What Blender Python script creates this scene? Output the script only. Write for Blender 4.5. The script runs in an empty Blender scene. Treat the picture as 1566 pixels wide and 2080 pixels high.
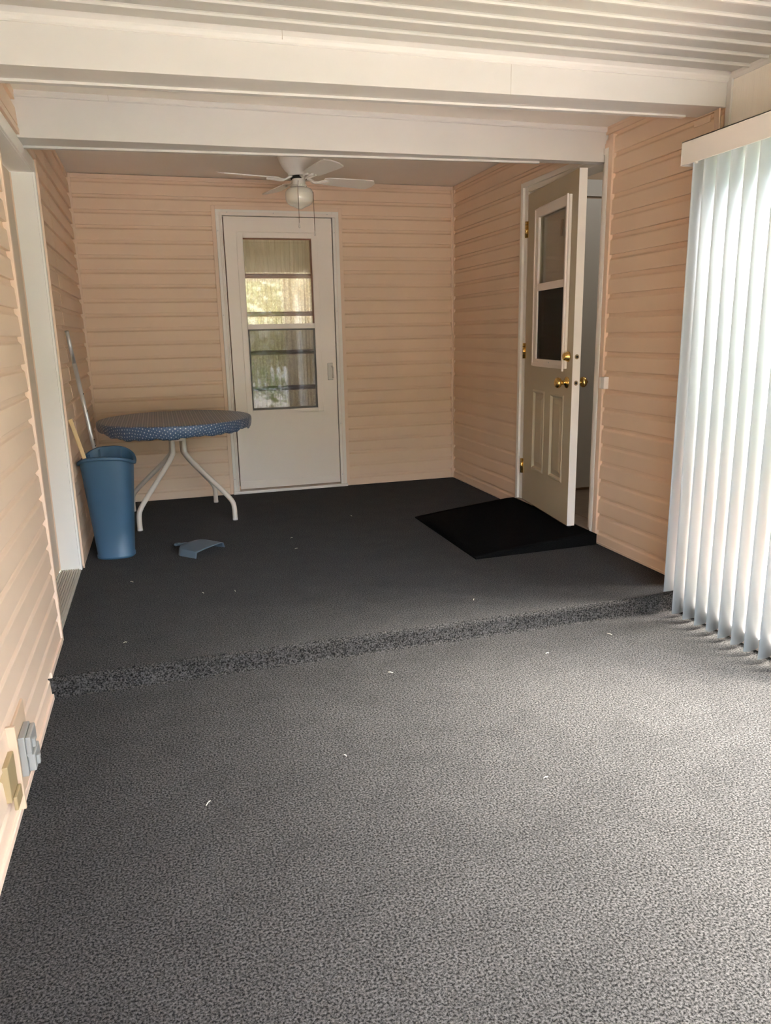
import bpy, bmesh, math, random
from mathutils import Vector, Matrix
random.seed(7)
sc = bpy.context.scene
COL = sc.collection
PI = math.pi
# ---------------------------------------------------------------- camera
cam_d = bpy.data.cameras.new('camera')
cam = bpy.data.objects.new('camera', cam_d)
COL.objects.link(cam)
FPX = 1517.6
cam_d.sensor_fit = 'HORIZONTAL'
cam_d.sensor_width = 36.0
cam_d.lens = FPX / 1566.0 * 36.0
cam_d.clip_start = 0.02
yaw, pitch, roll = math.radians(16.484), math.radians(13.391), math.radians(-1.229)
fw = Vector((math.sin(yaw) * math.cos(pitch), math.cos(yaw) * math.cos(pitch), -math.sin(pitch)))
rt = Vector((math.cos(yaw), -math.sin(yaw), 0))
up = rt.cross(fw)
R2 = math.cos(roll) * rt + math.sin(roll) * up
U2 = -math.sin(roll) * rt + math.cos(roll) * up
M = Matrix.Identity(4)
for i in range(3):
    M[i][0], M[i][1], M[i][2] = R2[i], U2[i], -fw[i]
M[0][3], M[1][3], M[2][3] = -2.3866, -5.9446, 1.216
cam.matrix_world = M
sc.camera = cam
# ---------------------------------------------------------------- sky, sun, exposure
world = bpy.data.worlds.new('sky')
sc.world = world
world.use_nodes = True
wn = world.node_tree.nodes
wl = world.node_tree.links
bg = wn['Background']
sky = wn.new('ShaderNodeTexSky')
sky.sky_type = 'NISHITA'
sky.sun_disc = False
sky.sun_elevation = math.radians(52)
sky.sun_rotation = math.radians(115)
sky.dust_density = 2.0
hsv = wn.new('ShaderNodeHueSaturation')   # thin white cloud over the blue
hsv.inputs['Saturation'].default_value = 0.68
wl.new(sky.outputs[0], hsv.inputs['Color'])
wl.new(hsv.outputs[0], bg.inputs[0])
bg.inputs[1].default_value = 0.34
sun_d = bpy.data.lights.new('sun', 'SUN')
sun_d.energy = 2.1
sun_d.angle = math.radians(32)   # sun behind thin cloud
sun_d.color = (1.0, 0.975, 0.95)
sun = bpy.data.objects.new('sun', sun_d)
COL.objects.link(sun)
sun.rotation_euler = Vector((-0.66, 0.09, -0.85)).to_track_quat('-Z', 'Y').to_euler()


def portal(name, loc, direction, sx, sy):
    d = bpy.data.lights.new(name, 'AREA')
    d.shape = 'RECTANGLE'
    d.size, d.size_y = sx, sy
    d.cycles.is_portal = True
    o = bpy.data.objects.new(name, d)
    COL.objects.link(o)
    o.location = loc
    o.rotation_euler = Vector(direction).to_track_quat('-Z', 'Z' if abs(direction[2]) < .9 else 'Y').to_euler()


portal('slider_portal', (0.05, -4.66, 0.92), (-1, 0, 0), 3.0, 2.0)
portal('front_portal', (-1.44, -7.46, 1.045), (0, 1, 0), 2.6, 2.2)
sc.view_settings.view_transform = 'Standard'
sc.view_settings.look = 'None'
sc.view_settings.gamma = 1.0
sc.view_settings.use_curve_mapping = False
sc.view_settings.exposure = 4.72
sc.cycles.use_denoising = True
sc.cycles.max_bounces = 14
sc.cycles.diffuse_bounces = 8
sc.cycles.glossy_bounces = 4
sc.cycles.transmission_bounces = 8
sc.cycles.transparent_max_bounces = 16
sc.cycles.sample_clamp_indirect = 6.0


# ---------------------------------------------------------------- materials
def mat(name, rgb, rough=0.6, metal=0.0, spec=0.4, noise=None, bump=None, coat=0.0):
    """noise=(scale, amount[, stretch xyz]) varies colour; bump=(scale, strength[, stretch xyz])"""
    m = bpy.data.materials.new(name)
    m.use_nodes = True
    nt = m.node_tree
    b = nt.nodes['Principled BSDF']
    b.inputs['Base Color'].default_value = (*rgb, 1)
    b.inputs['Roughness'].default_value = rough
    b.inputs['Metallic'].default_value = metal
    b.inputs['Specular IOR Level'].default_value = spec
    b.inputs['Coat Weight'].default_value = coat

    def ntex(scale, stretch):
        tc = nt.nodes.new('ShaderNodeTexCoord')
        mp = nt.nodes.new('ShaderNodeMapping')
        mp.inputs['Scale'].default_value = stretch
        n = nt.nodes.new('ShaderNodeTexNoise')
        n.inputs['Scale'].default_value = scale
        n.inputs['Detail'].default_value = 4
        nt.links.new(tc.outputs['Object'], mp.inputs[0])
        nt.links.new(mp.outputs[0], n.inputs['Vector'])
        return n
    if noise:
        n = ntex(noise[0], noise[2] if len(noise) > 2 else (1, 1, 1))
        mx = nt.nodes.new('ShaderNodeMix')
        mx.data_type = 'RGBA'
        a = noise[1]
        mx.inputs[6].default_value = (*[c * (1 - a) for c in rgb], 1)
        mx.inputs[7].default_value = (*[min(1, c * (1 + a)) for c in rgb], 1)
        nt.links.new(n.outputs['Fac'], mx.inputs[0])
        nt.links.new(mx.outputs[2], b.inputs['Base Color'])
    if bump:
        n = ntex(bump[0], bump[2] if len(bump) > 2 else (1, 1, 1))
        bp = nt.nodes.new('ShaderNodeBump')
        bp.inputs['Strength'].default_value = bump[1]
        bp.inputs['Distance'].default_value = 0.004
        nt.links.new(n.outputs['Fac'], bp.inputs['Height'])
        nt.links.new(bp.outputs[0], b.inputs['Normal'])
    return m


SIDING = mat('siding_tan', (0.765, 0.568, 0.418), 0.5, noise=(3, .05), bump=(60, .05, (.1, 1, 1)))
SIDTRIM = mat('siding_trim', (0.76, 0.565, 0.425), 0.45)
CREAM = mat('cream_paint', (0.62, 0.585, 0.555), 0.45, noise=(5, .03), bump=(40, .12, (.15, 1, 1)))
PLY = mat('painted_plywood', (0.82, 0.76, 0.69), 0.55, noise=(20, .05, (1, 3, .1)), bump=(45, .5, (1, 3, .08)))
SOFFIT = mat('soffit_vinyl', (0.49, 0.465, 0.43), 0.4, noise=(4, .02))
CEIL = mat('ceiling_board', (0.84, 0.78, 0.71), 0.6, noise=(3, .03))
WHITE = mat('white_paint', (0.83, 0.78, 0.725), 0.4, noise=(4, .02))
WHITEALU = mat('white_aluminium', (0.84, 0.755, 0.69), 0.35)
BEIGEDOOR = mat('beige_door_skin', (0.50, 0.43, 0.31), 0.45, noise=(5, .03))
BRASS = mat('brass', (0.80, 0.56, 0.20), 0.22, metal=1.0)
STEEL = mat('steel', (0.62, 0.62, 0.62), 0.32, metal=1.0)
DARK = mat('dark_gap', (0.02, 0.018, 0.016), 0.8)
THRESH = mat('aluminium_threshold', (0.50, 0.455, 0.37), 0.5)
TUBE = mat('enamel_tube', (0.76, 0.68, 0.60), 0.3)
BINBLUE = mat('blue_plastic', (0.048, 0.112, 0.190), 0.44, noise=(8, .06), spec=.5)
PANBLUE = mat('slate_blue_plastic', (0.095, 0.130, 0.165), 0.42, noise=(20, .1))
ALUTUBE = mat('aluminium_tube', (0.60, 0.60, 0.60), 0.38, metal=.6)
PINE = mat('pine_lath', (0.70, 0.50, 0.26), 0.55, noise=(30, .12, (1, 1, .1)))
BROWNWOOD = mat('brown_stained_wood', (0.20, 0.085, 0.045), 0.4, noise=(30, .2, (.1, 1, 1)))
GREYPLASTIC = mat('grey_plastic', (0.31, 0.295, 0.265), 0.45, noise=(40, .06))
PVC = mat('white_pvc', (0.80, 0.74, 0.69), 0.4)
INTWALL = mat('room_paint', (0.42, 0.33, 0.24), 0.6, noise=(3, .03))
INTDOOR = mat('painted_closet_door', (0.52, 0.53, 0.50), 0.4)
LAMINATE = mat('laminate_floor', (0.25, 0.19, 0.14), 0.35, noise=(9, .35, (1, 6, 1)))
GLOBE = mat('opal_glass', (0.80, 0.76, 0.66), 0.12, spec=.6, coat=.5)
NEIGH = mat('cream_siding', (0.80, 0.72, 0.55), 0.5)
LAWN = mat('lawn', (0.13, 0.19, 0.06), 0.9, noise=(18, .4))
PAVE = mat('paving', (0.42, 0.38, 0.33), 0.9, noise=(25, .3))
MULCH = mat('red_mulch', (0.26, 0.10, 0.055), 0.9, noise=(40, .5), bump=(40, 1.0))
LEAF = mat('shrub_leaf', (0.09, 0.19, 0.035), 0.5, noise=(5, .4))
STRAW = mat('straw_bit', (0.62, 0.55, 0.42), 0.7)


def carpet_mat(name, dark, light, scale, blotch=True, bias=(0.36, 0.68), sheen=.04):
    m = bpy.data.materials.new(name)
    m.use_nodes = True
    nt = m.node_tree
    b = nt.nodes['Principled BSDF']
    b.inputs['Roughness'].default_value = 0.95
    b.inputs['Specular IOR Level'].default_value = 0.02
    b.inputs['Sheen Weight'].default_value = sheen
    b.inputs['Sheen Roughness'].default_value = 0.5
    tc = nt.nodes.new('ShaderNodeTexCoord')

    def nz(s, det, rough=.6):
        n = nt.nodes.new('ShaderNodeTexNoise')
        n.inputs['Scale'].default_value = s
        n.inputs['Detail'].default_value = det
        n.inputs['Roughness'].default_value = rough
        nt.links.new(tc.outputs['Object'], n.inputs['Vector'])
        return n
    n1 = nz(scale, 2.5, .7)
    r = nt.nodes.new('ShaderNodeValToRGB')
    r.color_ramp.elements[0].position = bias[0]
    r.color_ramp.elements[0].color = (*dark, 1)
    r.color_ramp.elements[1].position = bias[1]
    r.color_ramp.elements[1].color = (*light, 1)
    nt.links.new(n1.outputs['Fac'], r.inputs[0])
    out = r.outputs[0]
    if blotch:
        n2 = nz(7, 6, .7)
        mr = nt.nodes.new('ShaderNodeMapRange')
        mr.inputs['From Min'].default_value = .3
        mr.inputs['From Max'].default_value = .7
        mr.inputs['To Min'].default_value = .84
        mr.inputs['To Max'].default_value = 1.16
        nt.links.new(n2.outputs['Fac'], mr.inputs[0])
        mx = nt.nodes.new('ShaderNodeMix')
        mx.data_type = 'RGBA'
        mx.blend_type = 'MULTIPLY'
        mx.inputs[0].default_value = 1
        nt.links.new(out, mx.inputs[6])
        nt.links.new(mr.outputs[0], mx.inputs[7])
        out = mx.outputs[2]
    nt.links.new(out, b.inputs['Base Color'])
    bp = nt.nodes.new('ShaderNodeBump')
    bp.inputs['Strength'].default_value = 0.45
    bp.inputs['Distance'].default_value = 0.006
    nt.links.new(n1.outputs['Fac'], bp.inputs['Height'])
    nt.links.new(bp.outputs[0], b.inputs['Normal'])
    return m


CARPET = carpet_mat('charcoal_carpet', (0.0060, 0.0053, 0.0048), (0.076, 0.0695, 0.0640), 175, bias=(.39, .67))
MATBLACK = carpet_mat('black_ribbed_carpet', (0.002, 0.002, 0.002), (0.011, 0.0105, 0.010), 240, False, sheen=0)


def glass_mat(name, tint=(1, 1, 1), refl=1.0, veil=None):
    """thin pane: clear with mirror reflection by angle; veil adds a screen mesh's darkness"""
    m = bpy.data.materials.new(name)
    m.use_nodes = True
    nt = m.node_tree
    nt.nodes.clear()
    o = nt.nodes.new('ShaderNodeOutputMaterial')
    t = nt.nodes.new('ShaderNodeBsdfTransparent')
    t.inputs[0].default_value = (*tint, 1)
    g = nt.nodes.new('ShaderNodeBsdfGlossy')
    g.inputs['Roughness'].default_value = 0.02
    f = nt.nodes.new('ShaderNodeFresnel')
    ge = nt.nodes.new('ShaderNodeNewGeometry')
    io = nt.nodes.new('ShaderNodeMapRange')      # same reflectance on both faces of the thin pane
    io.inputs['To Min'].default_value = 1.52
    io.inputs['To Max'].default_value = 1 / 1.52
    nt.links.new(ge.outputs['Backfacing'], io.inputs[0])
    nt.links.new(io.outputs[0], f.inputs[0])
    mu = nt.nodes.new('ShaderNodeMath')
    mu.operation = 'MULTIPLY'
    mu.use_clamp = True
    mu.inputs[1].default_value = refl
    mix = nt.nodes.new('ShaderNodeMixShader')
    nt.links.new(f.outputs[0], mu.inputs[0])
    nt.links.new(mu.outputs[0], mix.inputs[0])
    nt.links.new(t.outputs[0], mix.inputs[1])
    nt.links.new(g.outputs[0], mix.inputs[2])
    last = mix.outputs[0]
    if veil:
        d = nt.nodes.new('ShaderNodeBsdfDiffuse')
        d.inputs[0].default_value = (*veil[0], 1)
        m2 = nt.nodes.new('ShaderNodeMixShader')
        m2.inputs[0].default_value = veil[1]
        nt.links.new(last, m2.inputs[1])
        nt.links.new(d.outputs[0], m2.inputs[2])
        last = m2.outputs[0]
    nt.links.new(last, o.inputs[0])
    return m


GLASS = glass_mat('window_glass', (.96, .98, .97), 1.6)
STORMGLASS = glass_mat('storm_glass', (.96, .96, .94), 1.0)
SCREENMESH = glass_mat('insect_screen', (.75, .75, .75), 0.6, ((.03, .03, .03), .22))
DARKSCREEN = glass_mat('dark_insect_screen', (.5, .5, .5), 0.5, ((.02, .018, .015), .55))


def translucent_mat(name, rgb, frac, rough=.5):
    m = bpy.data.materials.new(name)
    m.use_nodes = True
    nt = m.node_tree
    b = nt.nodes['Principled BSDF']
    b.inputs['Base Color'].default_value = (*rgb, 1)
    b.inputs['Roughness'].default_value = rough
    b.inputs['Specular IOR Level'].default_value = .3
    t = nt.nodes.new('ShaderNodeBsdfTranslucent')
    t.inputs[0].default_value = (*rgb, 1)
    mx = nt.nodes.new('ShaderNodeMixShader')
    mx.inputs[0].default_value = frac
    nt.links.new(b.outputs[0], mx.inputs[1])
    nt.links.new(t.outputs[0], mx.inputs[2])
    nt.links.new(mx.outputs[0], nt.nodes['Material Output'].inputs[0])
    return m


VANE = translucent_mat('blind_vane_vinyl', (.52, .555, .57), .26, .4)


def lace_mat():
    m = translucent_mat('lace', (.62, .57, .46), .4, .8)
    nt = m.node_tree
    b = nt.nodes['Principled BSDF']
    tc = nt.nodes.new('ShaderNodeTexCoord')
    v = nt.nodes.new('ShaderNodeTexVoronoi')
    v.inputs['Scale'].default_value = 55
    n = nt.nodes.new('ShaderNodeTexNoise')
    n.inputs['Scale'].default_value = 22
    n.inputs['Detail'].default_value = 3
    nt.links.new(tc.outputs['Object'], v.inputs['Vector'])
    nt.links.new(tc.outputs['Object'], n.inputs['Vector'])
    mu = nt.nodes.new('ShaderNodeMath')
    mu.operation = 'MULTIPLY'
    nt.links.new(v.outputs['Distance'], mu.inputs[0])
    nt.links.new(n.outputs['Fac'], mu.inputs[1])
    r = nt.nodes.new('ShaderNodeValToRGB')
    r.color_ramp.elements[0].position = .10
    r.color_ramp.elements[0].color = (.78, .72, .58, 1)
    r.color_ramp.elements[1].position = .30
    r.color_ramp.elements[1].color = (.34, .30, .24, 1)
    nt.links.new(mu.outputs[0], r.inputs[0])
    nt.links.new(r.outputs[0], b.inputs['Base Color'])
    return m


LACE = lace_mat()


def cloth_mat():
    m = bpy.data.materials.new('dotted_vinyl')
    m.use_nodes = True
    nt = m.node_tree
    b = nt.nodes['Principled BSDF']
    b.inputs['Roughness'].default_value = .34
    b.inputs['Specular IOR Level'].default_value = .5
    uv = nt.nodes.new('ShaderNodeUVMap')
    sep = nt.nodes.new('ShaderNodeSeparateXYZ')
    nt.links.new(uv.outputs[0], sep.inputs[0])

    def math_(op, a, bb=None, clamp=False):
        n = nt.nodes.new('ShaderNodeMath')
        n.operation = op
        n.use_clamp = clamp
        for i, q in enumerate((a, bb)):
            if q is None:
                continue
            if isinstance(q, (int, float)):
                n.inputs[i].default_value = q
            else:
                nt.links.new(q, n.inputs[i])
        return n.outputs[0]

    def dots(px, py, ox, oy, rad):
        u = math_('SUBTRACT', math_('FRACT', math_('ADD', math_('DIVIDE', sep.outputs[0], px), ox)), .5)
        v = math_('SUBTRACT', math_('FRACT', math_('ADD', math_('DIVIDE', sep.outputs[1], py), oy)), .5)
        u = math_('MULTIPLY', u, px)
        v = math_('MULTIPLY', v, py)
        d = math_('SQRT', math_('ADD', math_('MULTIPLY', u, u), math_('MULTIPLY', v, v)))
        return math_('LESS_THAN', d, rad)
    a = math_('MAXIMUM', dots(.032, .024, 0, 0, .0042), dots(.032, .024, .5, .5, .0028))
    mx = nt.nodes.new('ShaderNodeMix')
    mx.data_type = 'RGBA'
    mx.inputs[6].default_value = (.085, .137, .245, 1)
    mx.inputs[7].default_value = (.62, .64, .68, 1)
    nt.links.new(a, mx.inputs[0])
    nt.links.new(mx.outputs[2], b.inputs['Base Color'])
    return m


CLOTH = cloth_mat()


# ---------------------------------------------------------------- mesh helpers
class MB:
    def __init__(self):
        self.v, self.f, self.s = [], [], []

    def add(self, vs, fs, smooth=False):
        k = len(self.v)
        self.v += [tuple(p) for p in vs]
        self.f += [tuple(i + k for i in f) for f in fs]
        self.s += [smooth] * len(fs)
        return self

    def box(self, x0, x1, y0, y1, z0, z1):
        x0, x1 = sorted((x0, x1)); y0, y1 = sorted((y0, y1)); z0, z1 = sorted((z0, z1))
        return self.hexa([(x0, y0, z0), (x1, y0, z0), (x1, y1, z0), (x0, y1, z0), (x0, y0, z1), (x1, y0, z1), (x1, y1, z1), (x0, y1, z1)])

    def hexa(self, p):
        return self.add(p, [(3, 2, 1, 0), (4, 5, 6, 7), (0, 1, 5, 4), (1, 2, 6, 5), (2, 3, 7, 6), (3, 0, 4, 7)])

    def extrude(self, prof, a, b, fn, smooth=False, caps=True, closed=True):
        """prof: 2-D points; fn(u, w, t) -> 3-D; from t=a to t=b"""
        n = len(prof)
        vs = [fn(u, w, a) for u, w in prof] + [fn(u, w, b) for u, w in prof]
        fs = [(i, (i + 1) % n, (i + 1) % n + n, i + n) for i in range(n if closed else n - 1)]
        self.add(vs, fs, smooth)
        if caps and closed:
            self.add(vs, [tuple(range(n - 1, -1, -1)), tuple(range(n, 2 * n))])
        return self

    def tube(self, pts, r, n=12, caps=True, smooth=True):
        pts = [Vector(p) for p in pts]
        rs = r if isinstance(r, (list, tuple)) else [r] * len(pts)
        ring = []
        t0 = (pts[1] - pts[0]).normalized()
        nx = t0.orthogonal().normalized()
        for i, p in enumerate(pts):
            if i == 0: t = (pts[1] - p).normalized()
            elif i == len(pts) - 1: t = (p - pts[-2]).normalized()
            else: t = ((pts[i + 1] - p).normalized() + (p - pts[i - 1]).normalized()).normalized()
            nx = (nx - t * nx.dot(t)).normalized()
            ny = t.cross(nx)
            ring += [p + rs[i] * (math.cos(2 * PI * k / n) * nx + math.sin(2 * PI * k / n) * ny) for k in range(n)]
        m = len(pts)
        fs = [(i * n + k, i * n + (k + 1) % n, (i + 1) * n + (k + 1) % n, (i + 1) * n + k) for i in range(m - 1) for k in range(n)]
        self.add(ring, fs, smooth)
        if caps:
            self.add(ring, [tuple(range(n - 1, -1, -1)), tuple(range((m - 1) * n, m * n))])
        return self

    def lathe(self, prof, cx=0, cy=0, n=40, smooth=True, axis='z', o=(0, 0, 0)):
        """prof: (radius, height) pairs"""
        vs = []
        for r, h in prof:
            for k in range(n):
                c, s = r * math.cos(2 * PI * k / n), r * math.sin(2 * PI * k / n)
                vs.append((cx + c + o[0], cy + s + o[1], h + o[2]) if axis == 'z' else (c + o[0], h + o[1], s + o[2]))
        m = len(prof)
        fs = [(i * n + k, i * n + (k + 1) % n, (i + 1) * n + (k + 1) % n, (i + 1) * n + k) for i in range(m - 1) for k in range(n)]
        if axis == 'y':
            fs = [f[::-1] for f in fs]
        self.add(vs, fs, smooth)
        caps = []
        if prof[0][0] > 1e-5: caps.append(tuple(range(n - 1, -1, -1)))
        if prof[-1][0] > 1e-5: caps.append(tuple(range((m - 1) * n, m * n)))
        if axis == 'y': caps = [c[::-1] for c in caps]
        if caps: self.add(vs, caps)
        return self

    def mesh(self, name, material):
        me = bpy.data.meshes.new(name)
        me.from_pydata(self.v, [], self.f)
        me.polygons.foreach_set('use_smooth', self.s)
        if material: me.materials.append(material)
        bm = bmesh.new()
        bm.from_mesh(me)
        bmesh.ops.delete(bm, geom=[v for v in bm.verts if not v.link_faces], context='VERTS')
        bmesh.ops.remove_doubles(bm, verts=bm.verts, dist=1e-6)
        bmesh.ops.recalc_face_normals(bm, faces=bm.faces)
        bm.to_mesh(me)
        bm.free()
        me.update()
        return me

    def build(self, name, material, parent=None, bevel=0.0, local=False):
        if parent is not None and not local:
            w = parent_world(parent)
            self.v = [tuple(Vector(p) - w) for p in self.v]
        o = bpy.data.objects.new(name, self.mesh(name, material))
        COL.objects.link(o)
        o.parent = parent
        if bevel:
            md = o.modifiers.new('bevel', 'BEVEL')
            md.width = bevel
            md.segments = 2
            md.limit_method = 'ANGLE'
        return o


def parent_world(o):
    w = Vector((0, 0, 0))
    while o is not None:
        w += o.location
        o = o.parent
    return w


def tag(o, label=None, cat=None, kind=None, group=None):
    if label: o['label'] = label
    if cat: o['category'] = cat
    if kind: o['kind'] = kind
    if group: o['group'] = group
    return o


def thing(name, loc, label, cat, kind=None, group=None, rotz=0):
    o = bpy.data.objects.new(name, None)
    o.empty_display_size = .1
    COL.objects.link(o)
    o.location = loc
    o.rotation_euler = (0, 0, rotz)
    return tag(o, label, cat, kind, group)


def inst(mesh, name, parent, loc, rotz=0):
    o = bpy.data.objects.new(name, mesh)
    COL.objects.link(o)
    o.parent = parent
    o.location = loc
    o.rotation_euler = (0, 0, rotz)
    return o


# ---------------------------------------------------------------- siding
PITCH = 0.1013
ZOFF = 0.0838
PROF = [(0.0, 0.002), (0.0, 0.0160), (0.002, 0.0170), (0.070, 0.0140), (0.074, 0.0125), (0.079, 0.0070), (0.085, 0.0035), (0.095, 0.0020), (0.1050, 0.0015)]
_bc = {}


def clip_prof(lo, hi, pr):
    out = []
    for (z0, d0), (z1, d1) in zip(pr, pr[1:]):
        if z1 < lo or z0 > hi: continue
        a, b = (z0, d0), (z1, d1)
        if z0 < lo: t = (lo - z0) / (z1 - z0); a = (lo, d0 + t * (d1 - d0))
        if z1 > hi: t = (hi - z0) / (z1 - z0); b = (hi, d0 + t * (d1 - d0))
        if not out or out[-1] != a: out.append(a)
        if out[-1] != b: out.append(b)
    return out


def board_mesh(L, lo=0.0, hi=0.105, material=None, pitch=PITCH):
    k = (round(L, 4), round(lo, 4), round(hi, 4), material.name, pitch)
    if k not in _bc:
        sc_ = pitch / PITCH
        pr = clip_prof(lo / sc_, hi / sc_, PROF)
        pr = [(z * sc_, d * (1 if sc_ < 1.5 else 1.6)) for z, d in pr]
        prof = [(-d, z) for z, d in pr] + [(0.0, pr[-1][0]), (0.0, pr[0][0])]
        mb = MB().extrude(prof, 0.0, L, lambda u, w, t: (t, u, w))
        _bc[k] = mb.mesh('siding_board', material)
    return _bc[k]


def siding(parent, p, L, rotz, zlo, zhi, zoff=ZOFF, material=None, pitch=PITCH, proud=0.0):
    """courses along local +x from p, facing local -y"""
    material = material or SIDING
    k = math.floor((zlo - zoff) / pitch)
    while True:
        z = zoff + k * pitch
        if z > zhi - .006: break
        lo = max(0, zlo - z)
        hi = min(pitch * 1.036, zhi - z)
        if hi - lo > .006:
            n = Vector((math.sin(rotz), -math.cos(rotz), 0)) * proud
            inst(board_mesh(L, lo, hi, material, pitch), 'siding_board', parent, (p[0] + n.x, p[1] + n.y, z), rotz)
        k += 1


# ---------------------------------------------------------------- dimensions
W, H, S, YS = 2.8811, 2.345, 0.0801, -3.139
YF = -7.4            # front wall, behind the camera
ZN = 2.235           # soffit over the near part

# ---------------------------------------------------------------- floor (one carpet over both levels)
prof = [(YF, -S), (YS - .012, -S), (YS - .004, -S + .003), (YS - .001, -S + .010)]
for i in range(9):
    a = PI - i / 8 * PI / 2
    prof.append((YS + .022 + .022 * math.cos(a), -.022 + .022 * math.sin(a)))
prof += [(-2.6, 0.0), (-1.5, 0.0), (0.0, 0.0)]
mb = MB()
n = len(prof)
XS = [-W - .12 + .0, -2.0, -1.0, 0.0]
vs = [(x, y, z) for x in XS for y, z in prof]
fs = [(i * n + j, (i + 1) * n + j, (i + 1) * n + j + 1, i * n + j + 1) for i in range(len(XS) - 1) for j in range(n - 1)]
mb.add(vs, fs, True)
base = [(-W - .12, YF, -.2), (0, YF, -.2), (0, 0, -.2), (-W - .12, 0, -.2)]
mb.add(base, [(0, 3, 2, 1)])
floor = mb.build('floor', CARPET)
tag(floor, 'charcoal grey speckled carpet covering the porch floor and its low step', 'floor', 'structure')
mb = MB()
for i in range(16):
    x, y = random.uniform(-2.7, -.3), random.uniform(-4.4, -.9)
    if -2.7 < x < -1.7 and y > -1.9: y -= 1.2
    if x > -.9 and -2.4 < y < -1.2: y -= .9
    z = (.004 if y > YS + .03 else -S + .004)
    a = random.uniform(0, PI)
    l = random.uniform(.006, .013)
    mb.tube([(x - l * math.cos(a), y - l * math.sin(a), z), (x, y + .003, z + .001), (x + l * math.cos(a), y + l * math.sin(a), z)], .0011, 5)
tag(mb.build('straw_litter', STRAW), 'tiny pale straw and lint bits scattered on the charcoal carpet', 'litter', 'stuff')

# ---------------------------------------------------------------- ceiling
mb = MB().box(-W - .2, .2, -2.14, .2, H, H + .05)
mb.box(-W - .2, .2, -3.10, -2.14, 2.247, H + .05)
mb.box(-W - .2, .2, YF - .4, -3.10, ZN + .02, H + .05)
ceiling = mb.build('ceiling', CEIL)
tag(ceiling, 'flat greyish ceiling over the back half with white ribbed soffit panels in front', 'ceiling', 'structure')
# soffit panels: flat face and a rolled-down rib along one edge
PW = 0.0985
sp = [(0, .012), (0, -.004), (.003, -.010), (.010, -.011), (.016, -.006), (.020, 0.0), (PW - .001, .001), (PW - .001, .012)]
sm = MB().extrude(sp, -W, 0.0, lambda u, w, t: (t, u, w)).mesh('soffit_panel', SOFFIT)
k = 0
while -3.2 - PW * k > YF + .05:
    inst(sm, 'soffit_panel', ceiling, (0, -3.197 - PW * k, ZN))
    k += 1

# ---------------------------------------------------------------- beams
# far beam
mb = MB().hexa([(-W, -2.18, 2.064), (0, -2.18, 2.079), (0, -2.12, 2.079), (-W, -2.005, 2.064), (-W, -2.18, 2.34), (0, -2.18, 2.34), (0, -2.12, 2.34), (-W, -2.005, 2.34)])
b2 = mb.build('trim_1', CREAM, bevel=.002)
tag(b2, 'cream painted ceiling beam farther back, in front of the ceiling fan', 'beam', 'structure')
MB().hexa([(-W + .0, -2.036, 2.055), (-.38, -2.138, 2.068), (-.38, -2.122, 2.068), (-W, -2.007, 2.055), (-W, -2.036, 2.066), (-.38, -2.138, 2.079), (-.38, -2.122, 2.079), (-W, -2.007, 2.066)]).build('bottom_lip', CREAM, b2)
MB().extrude([(-2.18, 2.224), (-2.187, 2.224), (-2.191, 2.229), (-2.191, 2.250), (-2.18, 2.250)], -W + .005, 0, lambda u, w, t: (t, u, w)).build('crown_strip', CREAM, b2)
# near beam
mb = MB().hexa([(-W, -3.065, 2.076), (-.0, -3.065, 2.113), (-.0, -2.90, 2.113), (-W, -2.90, 2.076), (-W, -3.065, 2.30), (0, -3.065, 2.30), (0, -2.90, 2.30), (-W, -2.90, 2.30)])
b1 = mb.build('trim_2', CREAM, bevel=.002)
tag(b1, 'cream painted ceiling beam nearest the camera, below the ribbed soffit', 'beam', 'structure')
MB().hexa([(-W, -2.930, 2.067), (-.1, -2.930, 2.104), (-.1, -2.902, 2.104), (-W, -2.902, 2.067), (-W, -2.930, 2.078), (-.1, -2.930, 2.114), (-.1, -2.902, 2.114), (-W, -2.902, 2.078)]).build('bottom_lip', CREAM, b1)
MB().extrude([(-3.065, 2.205), (-3.070, 2.205), (-3.075, 2.210), (-3.078, 2.220), (-3.082, 2.226), (-3.082, 2.246), (-3.065, 2.246)], -W, 0, lambda u, w, t: (t, u, w + .003 * t / W)).build('crown_strip', CREAM, b1)
SEAMC = mat('seam_dark_cream', (.42, .37, .31), .7)  # darker cream for the joint lines in the beams
MB().box(-.9985, -.997, -3.0656, -3.06, 2.10, 2.206).build('joint_seam', SEAMC, b1)
MB().box(-1.875, -1.873, -3.0825, -3.06, 2.215, 2.246).build('joint_seam', SEAMC, b1)
MB().box(-2.490, -2.488, -2.1915, -2.17, 2.225, 2.247).build('joint_seam', SEAMC, b2)

# ---------------------------------------------------------------- back wall
DX0, DX1, DZ = -1.884, -.960, 2.13
mb = MB().box(-W - .1, DX0, 0, .1, -.2, H).box(DX1, .1, 0, .1, -.2, H).box(DX0, DX1, 0, .1, DZ, H)
wb = tag(mb.build('wall_back', SIDTRIM), 'back wall of tan horizontal siding with a white storm door', 'wall', 'structure')
JW = .028
siding(wb, (-W + .030, 0), DX0 - JW - (-W + .030), 0, .012, DZ + JW)
siding(wb, (DX1 + JW, 0), -.030 - (DX1 + JW), 0, .012, DZ + JW)
siding(wb, (-W + .030, 0), W - .060, 0, DZ + JW, H - .022)
MB().box(-W, -W + .032, -.020, 0, 0, H - .002).build('corner_post', SIDTRIM, wb, .002)
MB().box(-.032, 0, -.020, 0, 0, H - .002).build('corner_post', SIDTRIM, wb, .002)
MB().box(-W + .032, -.032, -.019, 0, H - .028, H - .004).build('top_trim', SIDTRIM, wb, .002)
MB().box(-W + .032, DX0 - JW, -.017, 0, 0, .014).build('starter_strip', SIDTRIM, wb, .002)
MB().box(DX1 + JW, -.032, -.017, 0, 0, .014).build('starter_strip', SIDTRIM, wb, .002)
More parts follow.
